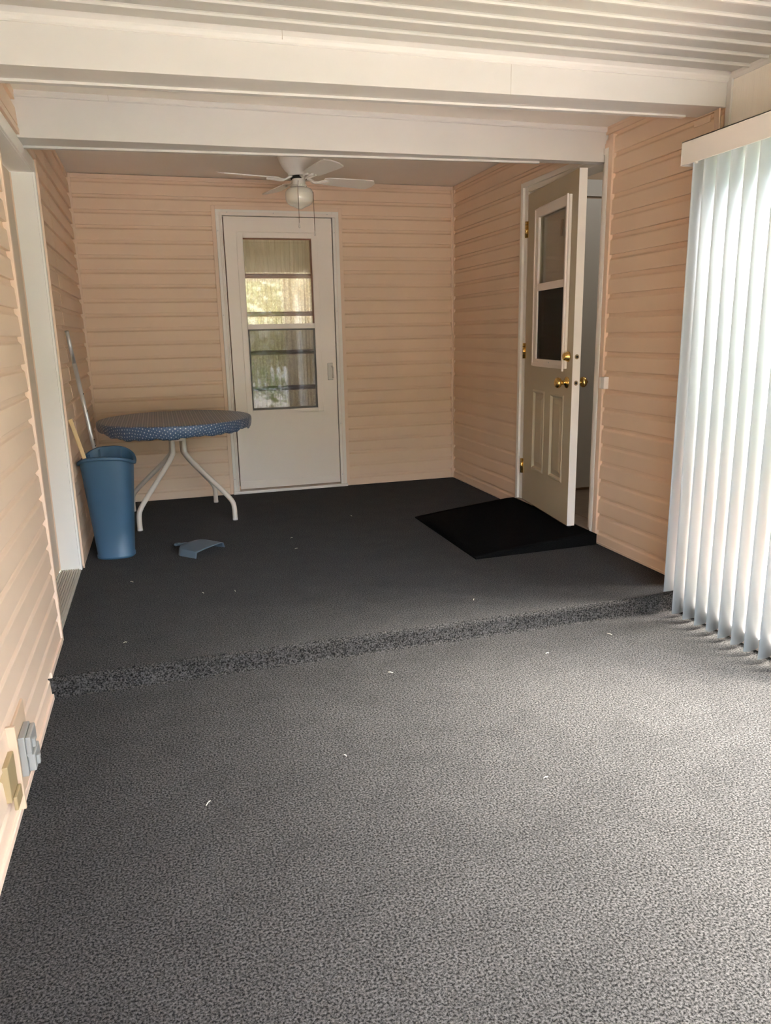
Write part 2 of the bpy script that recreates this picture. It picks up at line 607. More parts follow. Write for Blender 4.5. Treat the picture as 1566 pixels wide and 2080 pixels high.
MB().box(DX0 - JW, DX0, -.019, 0, 0, DZ + JW).build('channel_trim', SIDTRIM, wb, .002)
MB().box(DX1, DX1 + JW, -.019, 0, 0, DZ + JW).build('channel_trim', SIDTRIM, wb, .002)
MB().box(DX0, DX1, -.019, 0, DZ, DZ + JW).build('channel_trim', SIDTRIM, wb, .002)

# ---------------------------------------------------------------- right wall
RY0, RY1 = -1.227, -2.222      # outer edges of the side door's frame
RZ = 2.142
SLY = -3.10                    # slider begins
mb = MB().box(0, .1, RY0, .1, -.2, H).box(0, .1, -3.075, RY1, -.2, H).box(0, .1, RY1, RY0, RZ, H).box(0, .1, RY1, RY0, -.2, .055)
wr = tag(mb.build('wall_right', SIDTRIM), 'right wall of tan siding around the open side door', 'wall', 'structure')
siding(wr, (0, -.034), .034 * 0 + (-.034 - (RY0 + .030)), -PI / 2, .012, H - .022)
siding(wr, (0, RY0 + .030), (RY0 + .030) - (RY1 - .036), -PI / 2, RZ + .026, H - .022)
siding(wr, (0, RY1 - .036), (RY1 - .036) - (-3.05), -PI / 2, .012, 2.25)
MB().box(-.020, 0, -.034, -.002, 0, H - .002).build('corner_post', SIDTRIM, wr, .002)
MB().box(-.019, 0, -2.12, -.036, H - .028, H - .004).build('top_trim', SIDTRIM, wr, .002)
MB().box(-.019, 0, -2.86, -2.20, 2.234, 2.258).build('top_trim', SIDTRIM, wr, .002)
MB().box(-.018, 0, RY0 + .03, -.036, 0, .014).build('starter_strip', SIDTRIM, wr, .002)
MB().box(-.018, 0, -3.06, RY1 - .036, 0, .014).build('starter_strip', SIDTRIM, wr, .002)
MB().box(-.026, 0, RY1 - .040, RY1 - .004, 0.0, 2.20).build('channel_trim', SIDTRIM, wr, .002)
MB().box(-.019, 0, RY0 + .004, RY0 + .030, 0.0, RZ + .026).build('channel_trim', SIDTRIM, wr, .002)
MB().box(-.019, 0, RY1, RY0, RZ + .002, RZ + .026).build('channel_trim', SIDTRIM, wr, .002)
MB().box(-.020, -.016, -2.990, -2.885, 2.075, 2.100).build('filler_strip', SIDTRIM, wr, .001)
MB().hexa([(-.030, -3.062, 1.93), (-.012, -3.022, 1.93), (-.010, -3.022, 1.93), (-.026, -3.064, 1.93), (-.040, -3.066, 2.108), (-.020, -3.010, 2.108), (-.017, -3.010, 2.108), (-.036, -3.068, 2.108)]).build('loose_corner_trim', SIDTRIM, wr)
# painted plywood above the slider and the rest of that wall
mb = MB().box(0, .1, -6.24, -3.075, 1.98, H).box(0, .1, YF - .1, -6.24, -.2, H).box(0, .1, -6.24, -3.075, -.2, -.09)
wr2 = tag(mb.build('wall_right', PLY), 'cream painted plywood wall strip above the vertical blind', 'wall', 'structure')
MB().box(-.012, 0, -3.094, -3.067, 1.9, ZN).build('corner_batten', CREAM, wr2, .003)
MB().extrude([(0, ZN - .024), (-.006, ZN - .024), (-.014, ZN - .012), (-.016, ZN - .002), (-.016, ZN + .008), (0, ZN + .008)], YF, -3.094, lambda u, w, t: (u, t, w)).build('ceiling_moulding', CREAM, wr2)

# ---------------------------------------------------------------- left wall
LY0, LY1 = -1.75, -2.672        # door opening
CZ = .046
mb = MB().box(-W - .12, -W, LY0 + .012, .1, -.2, H).box(-W - .12, -W, YF - .1, LY1 - .012, -.2, H).box(-W - .12, -W, LY1 - .012, LY0 + .012, 2.02, H)
wlft = tag(mb.build('wall_left', SIDTRIM), 'left wall of tan siding with a recessed doorway', 'wall', 'structure')
SEAM = -1.28
siding(wlft, (-W, LY0 + CZ + .012), SEAM - (LY0 + CZ + .012), PI / 2, .012, H - .03)
siding(wlft, (-W, SEAM - .012), -.022 - (SEAM - .012), PI / 2, .012, H - .03, proud=.0016)
siding(wlft, (-W, LY1 - .07), (LY0 + CZ + .02) - (LY1 - .07), PI / 2, 2.10, 2.262)
siding(wlft, (-W, -4.60), (LY1 - .119) - (-4.60), PI / 2, .020, 2.20, zoff=ZOFF + .0375)
siding(wlft, (-W, -4.60), YS - (-4.60), PI / 2, -S + .016, .020, zoff=ZOFF + .0375)
siding(wlft, (-W, YF), -4.60 - YF, PI / 2, -S + .016, 2.20, zoff=ZOFF + .0375)
MB().box(-W, -W + .018, -1.95, -.004, H - .032, H - .006).build('top_trim', SIDTRIM, wlft, .002)
MB().box(-W, -W + .018, LY1, -2.10, 2.236, 2.26).build('top_trim', SIDTRIM, wlft, .002)
MB().box(-W, -W + .016, LY0 + CZ, -.004, 0, .014).build('starter_strip', SIDTRIM, wlft, .001)
MB().box(-W, -W + .024, YS + .002, LY1 - .118, 0, .022).build('starter_strip', SIDTRIM, wlft, .002)
MB().box(-W, -W + .024, -7.39, YS - .006, -S, -S + .022).build('starter_strip', SIDTRIM, wlft, .002)
MB().box(-W, -W + .020, LY0 + CZ, LY0 + CZ + .014, .0, 2.02).build('channel_trim', SIDTRIM, wlft, .001)
MB().box(-W, -W + .024, LY1 - .112, LY1 - .086, .0, 2.10).build('channel_trim', SIDTRIM, wlft, .003)
MB().box(-W, -W + .018, LY1 - .086, LY1 - .060, .012, 2.09).build('channel_trim', SIDTRIM, wlft, .002)
MB().box(-W, -W + .020, LY1 - .07, LY0 + CZ, 2.075, 2.10).build('channel_trim', SIDTRIM, wlft, .002)

# left doorway frame
f3 = tag(MB().box(-W - .11, -W, LY0, LY0 + .03, .0, 2.03).build('trim_3', WHITE), 'white frame of the doorway in the left wall', 'door frame', 'structure')
MB().box(-W - .026, -W + .010, LY0 + .010, LY0 + .050, 0, 2.07).build('casing', WHITE, f3, .002)
MB().box(-W - .11, -W, LY1 - .03, LY0, 2.008, 2.03).build('head_jamb', WHITE, f3, .001)
MB().box(-W - .026, -W + .010, LY1 - .05, LY0 + .0015, 2.010, 2.07).build('head_casing', WHITE, f3, .002)
MB().box(-W - .11, -W, LY1 - .03, LY1, 0, 2.03).build('jamb', WHITE, f3)
MB().box(-W - .026, -W + .010, LY1 - .05, LY1 - .002, .012, 2.07).build('casing', WHITE, f3, .002)
mb = MB().box(-W - .10, -W + .006, LY1, LY0, .0, .008)
for i in range(8):
    x = -W - .094 + i * .0118
    mb.box(x, x + .0065, LY1, LY0, .008, .0135)
mb.build('threshold', THRESH, f3)
d3 = tag(MB().box(-W - .145, -W - .100, LY1 - .01, LY0 - .0005, .015, 2.006).build('door_3', mat('tan_door_skin', (.62, .48, .36), .45)), 'closed beige door recessed in the left wall doorway', 'door', 'structure')
MB().box(-W - .1015, -W - .094, LY0 - .006, LY0 - .004, .014, 2.006).build('weather_strip', SIDTRIM, d3)

# ---------------------------------------------------------------- front wall behind the camera (open window bay)
WX0, WX1, WZ0, WZ1 = -2.74, -.14, -.06, 2.15
mb = MB().box(-W - .1, WX0, YF - .1, YF, -.2, H).box(WX1, .1, YF - .1, YF, -.2, H).box(WX0, WX1, YF - .1, YF, WZ1, H).box(WX0, WX1, YF - .1, YF, -.2, WZ0)
wf = tag(mb.build('wall_front', CREAM), 'cream front wall around the wide opening reflected in the storm door glass', 'wall', 'structure')
for x in (WX0, (WX0 + WX1) / 2 - .022, WX1 - .045):
    MB().box(x, x + .045, YF - .06, YF - .02, WZ0, WZ1).build('mullion', WHITE, wf)

# ---------------------------------------------------------------- storm door
fx = tag(MB().box(DX0, DX0 + .045, -.026, .06, .022, DZ).build('trim_4', WHITE, bevel=.002), 'white frame around the storm door in the back wall', 'door frame', 'structure')
MB().box(DX1 - .050, DX1, -.026, .06, .022, DZ).build('jamb', WHITE, fx, .002)
MB().box(DX0 + .045, DX1 - .050, -.026, .06, DZ - .042, DZ).build('head', WHITE, fx, .002)
MB().box(DX0 - .004, DX1 + .004, -.040, .06, 0, .022).build('sill', WHITE, fx, .003)
MB().box(DX0 + .024, DX0 + .034, -.034, -.026, .03, DZ - .02).build('hinge_rail', WHITEALU, fx, .001)
MB().box(DX0 + .037, DX0 + .046, -.036, -.026, .03, DZ - .03).build('hinge_rail', WHITEALU, fx, .001)
MB().box(DX0 + .020, DX1 - .028, -.032, -.026, DZ - .042, DZ - .020).build('drip_cap', WHITEALU, fx, .001)
MB().box(DX1 - .030, DX1 - .024, -.031, -.026, .03, DZ - .03).build('edge_rail', WHITEALU, fx, .001)
scr = MB().lathe([(.004, 0), (.0035, -.002), (0, -.0025)], axis='y', n=10).mesh('screw', STEEL)
for (x, z) in [(-1.80, 2.109), (-1.46, 2.109), (-1.05, 2.109), (DX1 - .037, 1.98), (DX1 - .037, 1.40), (DX1 - .037, .93), (DX1 - .037, .52), (DX1 - .037, .10), (DX0 + .012, 1.98), (DX0 + .012, 1.38), (DX0 + .012, .12)]:
    o = inst(scr, 'screw', fx, tuple(Vector((x, -.0325 if z > 2.1 else -.0262, z)) - parent_world(fx)))
SX0, SX1, SZ0, SZ1 = -1.829, -1.017, .036, 2.083
GX0, GX1, GZ0, GZ1 = -1.697, -1.177, .655, 1.935
mb = MB().box(SX0, GX0, -.020, .018, SZ0, SZ1).box(GX1, SX1, -.020, .018, SZ0, SZ1).box(GX0, GX1, -.020, .018, SZ0, GZ0).box(GX0, GX1, -.020, .018, GZ1, SZ1)
d1 = tag(mb.build('door_1', WHITEALU), 'white storm door with a two-pane window in the back wall', 'door', 'structure')
mb = MB().box(GX0 - .045, GX0, -.026, -.020, GZ0 - .028, GZ1 + .04).box(GX1, GX1 + .045, -.026, -.020, GZ0 - .028, GZ1 + .04).box(GX0, GX1, -.026, -.020, GZ1, GZ1 + .04).box(GX0, GX1, -.026, -.020, GZ0 - .028, GZ0)
mb.build('window_surround', WHITEALU, d1, .002)
MB().box(GX0, GX1, -.022, .012, 1.272, 1.310).build('meeting_rail', WHITEALU, d1, .002)
mb = MB().box(GX0, GX0 + .012, -.012, -.004, GZ0, 1.272).box(GX1 - .012, GX1, -.012, -.004, GZ0, 1.272).box(GX0 + .012, GX1 - .012, -.012, -.004, GZ0, GZ0 + .016).box(GX0 + .012, GX1 - .012, -.012, -.004, 1.262, 1.272)
mb.build('screen_frame', mat('bronze_frame', (.10, .085, .075), .4), d1)
mb = MB().box(GX0, GX1, -.010, -.001, GZ1 - .010, GZ1).box(GX1 - .012, GX1, -.010, -.001, 1.31, GZ1 - .010)
mb.build('sash_edge', BROWNWOOD, d1)
MB().box(GX0 + .002, GX1 - .002, .003, .006, 1.300, GZ1).build('upper_pane', STORMGLASS, d1)
MB().box(GX0 + .002, GX1 - .002, .008, .011, GZ0, 1.29).build('lower_pane', STORMGLASS, d1)
MB().box(GX0 + .012, GX1 - .012, -.0085, -.0075, GZ0 + .016, 1.262).build('insect_screen', SCREENMESH, d1)
MB().box(SX0, SX1, -.024, -.020, SZ0, SZ0 + .062).build('kick_rail', WHITEALU, d1, .002)
hm = MB().box(-1.090, -1.045, -.032, -.020, .868, 1.002)
LATCHW = mat('latch_grey_white', (.62, .58, .53), .35)
h = hm.build('latch_plate', LATCHW, d1, .004)
MB().tube([(-1.055, -.032, .975), (-1.053, -.060, .968), (-1.053, -.064, .945), (-1.053, -.064, .905), (-1.053, -.058, .888)], .0065, 10).build('latch_handle', LATCHW, h)
# inner door behind the storm door
IY = .085
mb = MB().box(-1.93, -1.78, IY, IY + .045, .04, 2.12).box(-1.165, -.93, IY, IY + .045, .04, 2.12).box(-1.78, -1.165, IY, IY + .045, .04, .56).box(-1.78, -1.165, IY, IY + .045, 2.0, 2.12)
d4 = tag(mb.build('door_4', BROWNWOOD), 'brown wooden inner door with horizontal window bars behind the storm door', 'door', 'structure')
for z in (1.672, 1.387, 1.093, .815):
    MB().extrude([(IY - .006, z - .018), (IY - .006, z - .004), (IY - .012, z), (IY - .012, z + .006), (IY - .006, z + .017), (IY + .03, z + .017), (IY + .03, z - .018)], -1.78, -1.165, lambda u, w, t: (t, u, w)).build('window_bar', BROWNWOOD, d4)
for z0, z1 in ((.56, .80), (.83, 1.077), (1.11, 1.37), (1.40, 1.655), (1.69, 2.0)):
    MB().box(-1.78, -1.165, IY + .018, IY + .021, z0, z1).build('window_pane', GLASS, d4)


def drape(x0, x1, y, z0, z1, nx, amp, waves, seed):
    r = random.Random(seed)
    ph = [r.uniform(0, 6.28) for _ in range(6)]
    v, f = [], []
    nz = 10
    for j in range(nz + 1):
        t = j / nz
        for i in range(nx + 1):
            s = i / nx
            xx = x0 + (x1 - x0) * (s + .008 * math.sin(9 * s + 3 * t + ph[4]))
            yy = y + amp * (math.sin(waves * 2 * PI * s + ph[0] + .5 * math.sin(3 * t + ph[1])) + .5 * math.sin(waves * 4.7 * s * PI + ph[2]) + .3 * math.sin(waves * 9 * s * PI + ph[3] + t))
            v.append((xx, yy, z0 + (z1 - z0) * t))
    for j in range(nz):
        for i in range(nx):
            a = j * (nx + 1) + i
            f.append((a, a + 1, a + nx + 2, a + nx + 1))
    return MB().add(v, f, True)


cu = thing('lace_curtain', (-1.45, .17, .6), 'gathered cream lace curtain behind the storm door glass', 'curtain')
drape(-1.80, -1.13, .168, .55, 1.98, 220, .010, 13, 1).build('curtain_panel', LACE, cu)
drape(-1.80, -1.13, .150, 1.70, 1.99, 160, .007, 9, 5).build('valance', translucent_mat('sheer', (.55, .50, .45), .4), cu)
MB().tube([(-1.82, .168, 1.985), (-1.10, .168, 1.985)], .006, 10).build('rod', BRASS, cu)
# kitchen-side room behind the inner door
mb = MB().box(-3.0, .1, .1, 2.6, -.05, -.02).box(-3.0, .1, 2.6, 2.65, -.05, 2.5).box(-3.05, -3.0, .1, 2.65, -.05, 2.5).box(.1, .15, .1, 2.65, -.05, 2.5).box(-3.05, .15, .1, 2.65, 2.45, 2.5)
tag(mb.build('wall_inner', INTWALL), 'dim room walls behind the back door', 'wall', 'structure')

# ---------------------------------------------------------------- side door, frame and room beyond
fr = tag(MB().box(-.028, .11, RY0 - .030, RY0, .055, RZ).build('trim_5', WHITE, bevel=.002), 'white frame around the open side door in the right wall', 'door frame', 'structure')
MB().box(-.012, .0, RY0 - .070, RY0 - .030, .062, RZ - .03).build('jamb_face', WHITE, fr, .001)
MB().box(.0, .11, RY0 - .074, RY0 - .030, .058, RZ - .03).build('jamb', WHITE, fr)
MB().box(-.028, .11, RY1, RY1 + .030, .055, RZ).build('casing', WHITE, fr, .002)
MB().box(-.012, .11, RY1 + .030, RY1 + .066, .058, RZ - .03).build('jamb', WHITE, fr, .001)
MB().box(-.028, .11, RY1 + .030, RY0 - .030, RZ - .030, RZ).build('head_casing', WHITE, fr, .002)
MB().box(-.012, .11, RY1 + .066, RY0 - .074, RZ - .06, RZ - .030).build('head_jamb', WHITE, fr, .001)
MB().box(-.03, .13, RY1 + .02, RY0 - .02, .052, .072).build('threshold', LAMINATE, fr, .003)
ANG = math.radians(7.5)
d2 = thing('door_2', (-.017, -1.315, .078), 'beige half-glass side door standing ajar in the right wall', 'door', 'structure', rotz=-(PI / 2 + ANG))
DWI, DT, DH = .796, .044, 1.985
# slab with a window opening and two sunk panels on the porch face
wx0, wx1, wz0, wz1 = .205, .672, 1.0 - .075 + .02, 1.905 - .078
mb = MB().box(0, wx0, 0, DT, 0, DH).box(wx1, DWI, 0, DT, 0, DH).box(wx0, wx1, 0, DT, wz1, DH).box(wx0, wx1, 0, DT, .80, wz0)
pan = [(.168, .375, .24, .765), (.470, .685, .24, .765)]
# below the window: frame pieces round the panels
mb.box(wx0, .375, 0, DT, .765, .80).box(.375, .470, 0, DT, 0, .80).box(.470, wx1, 0, DT, .765, .80)
mb2 = MB().box(.0, DWI, .004, DT, 0, DH)
slab = MB()
slab.box(0, .168, 0, DT, 0, DH).box(.685, DWI, 0, DT, 0, DH).box(.168, .685, 0, DT, 0, .24).box(.375, .470, 0, DT, .24, .765)
slab.box(.168, .685, 0, DT, .765, wz0).box(.168, .685, 0, DT, wz1, DH).box(.168, wx0, 0, DT, wz0, wz1).box(wx1, .685, 0, DT, wz0, wz1)
slab.build('slab', BEIGEDOOR, d2, local=True)
MB().box(DWI, DWI + .003, -.001, DT + .001, 0, DH).build('edge_strip', WHITE, d2, local=True)
for (a, b, c, d) in pan:
    mb = MB()
    # stepped moulding ring then raised field
    def ring(i0, y0, i1, y1):
        p = [(a + i0, y0, c + i0), (b - i0, y0, c + i0), (b - i0, y0, d - i0), (a + i0, y0, d - i0), (a + i1, y1, c + i1), (b - i1, y1, c + i1), (b - i1, y1, d - i1), (a + i1, y1, d - i1)]
        mb.add(p, [(0, 1, 5, 4), (1, 2, 6, 5), (2, 3, 7, 6), (3, 0, 4, 7)])
    seq = [(0, 0), (.006, -.005), (.014, -.004), (.024, .009), (.036, .009), (.060, .001)]
    for (i0, y0), (i1, y1) in zip(seq, seq[1:]): ring(i0, y0, i1, y1)
    q = seq[-1]
    mb.add([(a + q[0], q[1], c + q[0]), (b - q[0], q[1], c + q[0]), (b - q[0], q[1], d - q[0]), (a + q[0], q[1], d - q[0])], [(0, 1, 2, 3)])
    mb.add([(a, DT, c), (b, DT, c), (b, DT, d), (a, DT, d)], [(3, 2, 1, 0)])
    mb.build('panel', BEIGEDOOR, d2, local=True)
FX0, FX1, FZ0, FZ1 = .160, .712, .920, 1.870
gx0, gx1, gz0, gz1 = .232, .662, .965, 1.815
mb = MB()
for y0, y1, o in ((-.016, DT + .016, 0.0),):
    mb.box(FX0, gx0, y0, 0, FZ0, FZ1).box(gx1, FX1, y0, 0, FZ0, FZ1).box(gx0, gx1, y0, 0, FZ0, gz0).box(gx0, gx1, y0, 0, gz1, FZ1)
    mb.box(FX0, gx0, DT, y1, FZ0, FZ1).box(gx1, FX1, DT, y1, FZ0, FZ1).box(gx0, gx1, DT, y1, FZ0, gz0).box(gx0, gx1, DT, y1, gz1, FZ1)
wfm = mb.build('window_frame', WHITEALU, d2, .003, local=True)
mb = MB().box(FX0 + .018, FX0 + .026, -.020, -.016, FZ0 + .01, FZ1 - .01).box(FX1 - .022, FX1 - .012, -.026, -.016, FZ0 - .015, FZ1 + .004).box(FX0 + .026, FX1 - .022, -.020, -.016, FZ0 + .012, FZ0 + .02)
mb.build('frame_bead', WHITEALU, d2, local=True)
MB().box(gx0, gx1, -.012, .02, 1.380, 1.424).build('meeting_rail', WHITEALU, d2, .002, local=True)
MB().box(gx0, gx1, .010, .013, 1.40, gz1).build('upper_pane', STORMGLASS, d2, local=True)
MB().box(gx0, gx1, .016, .019, gz0, 1.40).build('lower_pane', GLASS, d2, local=True)
MB().box(gx0, gx1, -.004, -.003, gz0, 1.39).build('insect_screen', DARKSCREEN, d2, local=True)
tz = mat('taupe_fabric', (.30, .27, .22), .8)
MB().box(gx0 - .02, gx1 + .02, .030, .034, 1.38, 1.84).build('window_shade', tz, d2, local=True)
MB().box(.488, .518, .024, .030, 1.675, 1.765).build('shade_catch', mat('dark_brown_plastic', (.10, .06, .04), .4), d2, local=True)
sm_ = MB().lathe([(.004, 0), (.003, -.003), (0, -.004)], axis='y', n=10).mesh('screw', STEEL)
for x in (.29, .47): inst(sm_, 'screw', d2, (x, -.0165, FZ0 + .028))
# hinges
for z in (1.775, 1.010, .232):
    hg = MB().tube([(-.006, -.008, z - .05), (-.006, -.008, z + .05)], .008, 12)
    hg.box(-.026, -.006, -.004, -.001, z - .05, z + .05).box(-.006, .012, -.003, 0, z - .05, z + .05)
    ho = hg.build('hinge', BRASS, d2, local=True)
    for q in (-.03, -.01, .01, .03):
        ho2 = MB().tube([(-.006, -.008, z + q - .001), (-.006, -.008, z + q + .001)], .0087, 12).build('knuckle_joint', DARK, ho, local=True)
# knob set
KX, KZ = .724, .842
kn = MB().lathe([(.034, 0), (.034, -.004), (.028, -.010), (.014, -.014), (.012, -.030), (.016, -.036), (.026, -.042), (.031, -.052), (.030, -.062), (.024, -.070), (.012, -.074), (0, -.075)], axis='y', n=28, o=(KX, 0, KZ))
kk = kn.build('door_knob', BRASS, d2, local=True)
MB().lathe([(.034, 0), (.034, .004), (.028, .010), (.014, .014), (.012, .030), (.016, .036), (.026, .042), (.031, .052), (.030, .062), (.024, .070), (.008, .074), (.007, .082), (0, .083)], axis='y', n=28, o=(KX, DT, KZ)).build('door_knob', BRASS, d2, local=True)
MB().lathe([(.030, 0), (.030, -.006), (.026, -.012), (.021, -.026), (.019, -.030), (.012, -.031), (0, -.031)], axis='y', n=28, o=(KX + .008, 0, KZ + .148)).build('deadbolt', BRASS, d2, local=True)
LATCHM = mat('dull_brass', (.30, .22, .12), .45, metal=.6)
for z in (KZ, KZ + .148):
    lp = MB()
    ring_pts = [(DWI + .003, .022 + .012 * math.cos(a), z + .014 * math.sin(a)) for a in [i / 20 * 2 * PI for i in range(20)]]
    ring2 = [(DWI + .0055, .022 + .012 * math.cos(a), z + .014 * math.sin(a)) for a in [i / 20 * 2 * PI for i in range(20)]]
    lp.add(ring_pts + ring2, [(i, (i + 1) % 20, (i + 1) % 20 + 20, i + 20) for i in range(20)])
    lp.add(ring2, [tuple(range(20))])
    l = lp.build('latch', LATCHM, d2, local=True)
    MB().box(DWI + .004, DWI + .010, .017, .027, z - .006, z + .006).build('latch_bolt', DARK, l, .002, local=True)
MB().box(.01, DWI - .01, .010, .030, -.012, 0).build('door_sweep', DARK, d2, local=True)

# room beyond
mb = MB().box(.1, 2.4, -2.8, 0.2, .04, .075)
tag(mb.build('floor', LAMINATE), 'brown laminate floor of the room beyond the side door', 'floor', 'structure')
mb = MB().box(.1, 2.4, -1.20, -1.15, .05, 2.6).box(2.4, 2.45, -2.8, -1.15, .05, 2.6).box(.1, 2.45, -2.85, -2.8, .05, 2.6).box(.1, 2.45, -2.85, -1.15, 2.55, 2.6)
tag(mb.build('wall_hall', INTWALL), 'dim tan hallway wall beyond the side door', 'wall', 'structure')
cd = tag(MB().box(.18, 1.0, -1.225, -1.20, .095, 2.07).build('door_5', INTDOOR, bevel=.003), 'pale grey closet door seen through the gap of the side door', 'door', 'structure')
MB().box(.13, 1.05, -1.222, -1.20, 2.085, 2.19).build('head_panel', INTDOOR, cd, .002)


def fill_lamp(x, y, z, watt, rgb, label):
    """added unseen fill lamp: metal plate, opal dome, and the fill light just below"""
    t = thing('added_fill_lamp', (x, y, z), label, 'lamp')
    MB().lathe([(.13, z), (.13, z - .02), (0, z - .02)], x, y, 28).build('mounting_plate', STEEL, t)
    MB().lathe([(.12, z - .02), (.115, z - .05), (.08, z - .085), (0, z - .10)], x, y, 28).build('dome', GLOBE, t)
    d = bpy.data.lights.new('fill_light', 'POINT')  # fill light added to brighten the inner room, fixture built around it
    d.energy, d.color, d.shadow_soft_size = watt, rgb, .08
    o = bpy.data.objects.new('fill_light', d)
    COL.objects.link(o)
    o.parent = t
    o.location = (0, 0, -.20)


fill_lamp(.95, -2.25, 2.55, .40, (1.0, .97, .92), 'unseen fill lamp added to light the room beyond the side door')
fill_lamp(-1.45, 1.3, 2.45, 6.5, (1.0, .92, .78), 'unseen fill lamp added to brighten the lace curtain from behind')

# ---------------------------------------------------------------- slider (window_1)
SX = -.128
w1 = tag(MB().box(SX, .06, -3.165, -3.105, -.09, 1.99).build('window_1', WHITEALU, bevel=.002), 'white sliding glass patio door behind the vertical blind', 'window', 'structure')
MB().box(SX, .06, -6.24, -3.165, -.095, -.030).build('sill', WHITEALU, w1, .002)
MB().box(SX, .06, -6.24, -3.165, 1.93, 1.99).build('head', WHITEALU, w1, .002)
MB().box(SX, .06, -6.24, -6.18, -.03, 1.93).build('jamb', WHITEALU, w1, .002)
for y0, x in ((-4.72, -.03), (-6.18, .02)):
    L = 1.50
    mb = MB().box(x - .018, x + .018, y0, y0 + .055, -.03, 1.93).box(x - .018, x + .018, y0 + L - .055, y0 + L, -.03, 1.93).box(x - .018, x + .018, y0 + .055, y0 + L - .055, -.03, .03).box(x - .018, x + .018, y0 + .055, y0 + L - .055, 1.88, 1.93)
    sa = mb.build('sash', WHITEALU, w1, .002)
    MB().box(x - .003, x + .003, y0 + .055, y0 + L - .055, .03, 1.88).build('pane', GLASS, sa)
MB().box(.035, .055, -6.18, -3.165, .085, .10).build('screen_rail', WHITEALU, w1)

# ---------------------------------------------------------------- vertical blind
vb = thing('vertical_blind', (-.18, -3.12, 1.86), 'white vertical blind hanging in front of the sliding glass door', 'blind')
VY1 = -6.2
mb = MB().box(-.250, -.243, VY1, -3.115, 1.863, 1.953).box(-.250, -.10, -3.122, -3.115, 1.863, 1.953).box(-.250, -.10, VY1, -3.115, 1.947, 1.953)
mb.build('valance', PVC, vb, .002)
MB().box(-.208, -.160, VY1, -3.125, 1.905, 1.940).build('headrail', PVC, vb, .002)
MB().box(-.246, -.236, -3.205, -3.195, 1.858, 1.866).build('valance_clip', PVC, vb)
def vane_mesh(zb):
    wv, th, sag = .089, .0008, .010
    N = 10
    v, f = [], []
    for side in (0, 1):
        for i in range(N + 1):
            s = i / N - .5
            yy = -sag * (1 - (2 * s) ** 2) + (th if side else 0)
            for z in (zb, 1.90):
                v.append((s * wv, yy, z))
    st = 2 * (N + 1)
    for i in range(N):
        a = 2 * i
        f.append((a, a + 2, a + 3, a + 1))
        f.append((st + a, st + a + 1, st + a + 3, st + a + 2))
        f.append((a, st + a, st + a + 2, a + 2))
    f += [(0, 1, st + 1, st), (2 * N, st + 2 * N, st + 2 * N + 1, 2 * N + 1)]
    return MB().add(v, f, True).mesh('vane', VANE)


vm_short, vm = vane_mesh(.028), vane_mesh(-.058)
ys = [-3.158] + [-3.222 - .0745 * i for i in range(10)]
for i, y in enumerate(ys):
    o = inst(vm_short if i == 0 else vm, 'vane', vb, (-.184 - vb.location.x, y - vb.location.y, -vb.location.z), math.radians(12 + (random.uniform(-2, 2) if i else -3)))
    MB().box(-.188, -.180, y - .004, y + .004, 1.895, 1.912).build('vane_clip', PVC, o) if False else None

# ---------------------------------------------------------------- ceiling fan
FXc, FYc = -1.415, -.868
fan = thing('ceiling_fan', (FXc, FYc, H), 'white four-blade ceiling fan with a schoolhouse globe light', 'ceiling fan')
L_ = lambda prof, n=40: MB().lathe(prof, FXc, FYc, n)
FANW = mat('fan_white', (.86, .83, .78), .3)
L_([(.128, H), (.128, 2.318), (.122, 2.300), (.108, 2.27), (.088, 2.243), (.070, 2.226), (.066, 2.214), (.066, 2.208), (0, 2.208)]).build('canopy', FANW, fan)
L_([(.052, 2.208), (.052, 2.190), (0, 2.190)]).build('rotor_ring', DARK, fan)
hs = L_([(.010, 2.195), (.043, 2.195), (.043, 2.193), (.041, 2.158), (.046, 2.155), (.046, 2.143), (.043, 2.139), (0, 2.139)]).build('switch_housing', FANW, fan)
mb = MB()
for k in range(24):
    a = k / 24 * 2 * PI
    for z in (2.145, 2.153):
        mb.lathe([(0, -.004), (.0035, -.002), (.0035, .002), (0, .004)], FXc + .046 * math.cos(a), FYc + .046 * math.sin(a), 6, o=(0, 0, z))
tag(mb.build('beaded_collar', FANW, fan), kind='stuff')
L_([(.042, 2.143), (.056, 2.140), (.078, 2.130), (.0885, 2.114), (.091, 2.096), (.090, 2.076), (.086, 2.058), (.076, 2.043), (.060, 2.033), (.040, 2.026), (.024, 2.018), (.012, 2.012), (0, 2.010)], 48).build('globe', GLOBE, fan)
bl = []
NB = 14
half = []
for i in range(NB + 1):
    t = i / NB
    r = .17 + .365 * t
    w = .050 + .017 * min(1, t * 1.3)
    if t < .08: w *= .75 + .25 * t / .08
    if t > .90: w *= math.sqrt(max(0, 1 - ((t - .90) / .10) ** 2)) * .62 + .38
    half.append((r, w))
outl = [(r, -w) for r, w in half] + [(r, w) for r, w in half[::-1]]
tp = math.radians(-12)
def tilt(x, y, z): return (x, y * math.cos(tp) - z * math.sin(tp), y * math.sin(tp) + z * math.cos(tp))
nb = len(outl)
vv = [tilt(x, y, -.003) for x, y in outl] + [tilt(x, y, .003) for x, y in outl]
ff = [tuple(range(nb - 1, -1, -1)), tuple(range(nb, 2 * nb))] + [(i, (i + 1) % nb, (i + 1) % nb + nb, i + nb) for i in range(nb)]
bmesh_ = MB().add(vv, ff).mesh('blade', FANW)
mb = MB()
for s in (-1, 1):
    mb.tube([(.048, .012 * s, .010), (.075, .014 * s, .004), (.100, .016 * s, -.012), (.125, .022 * s, -.013), (.150, .034 * s, -.008), (.185, .038 * s, -.007), (.205, .026 * s, -.007)], .0055, 8)
mb.tube([(.048, 0, .010), (.080, 0, -.002), (.105, 0, -.014), (.150, 0, -.010), (.215, 0, -.008)], .006, 8)
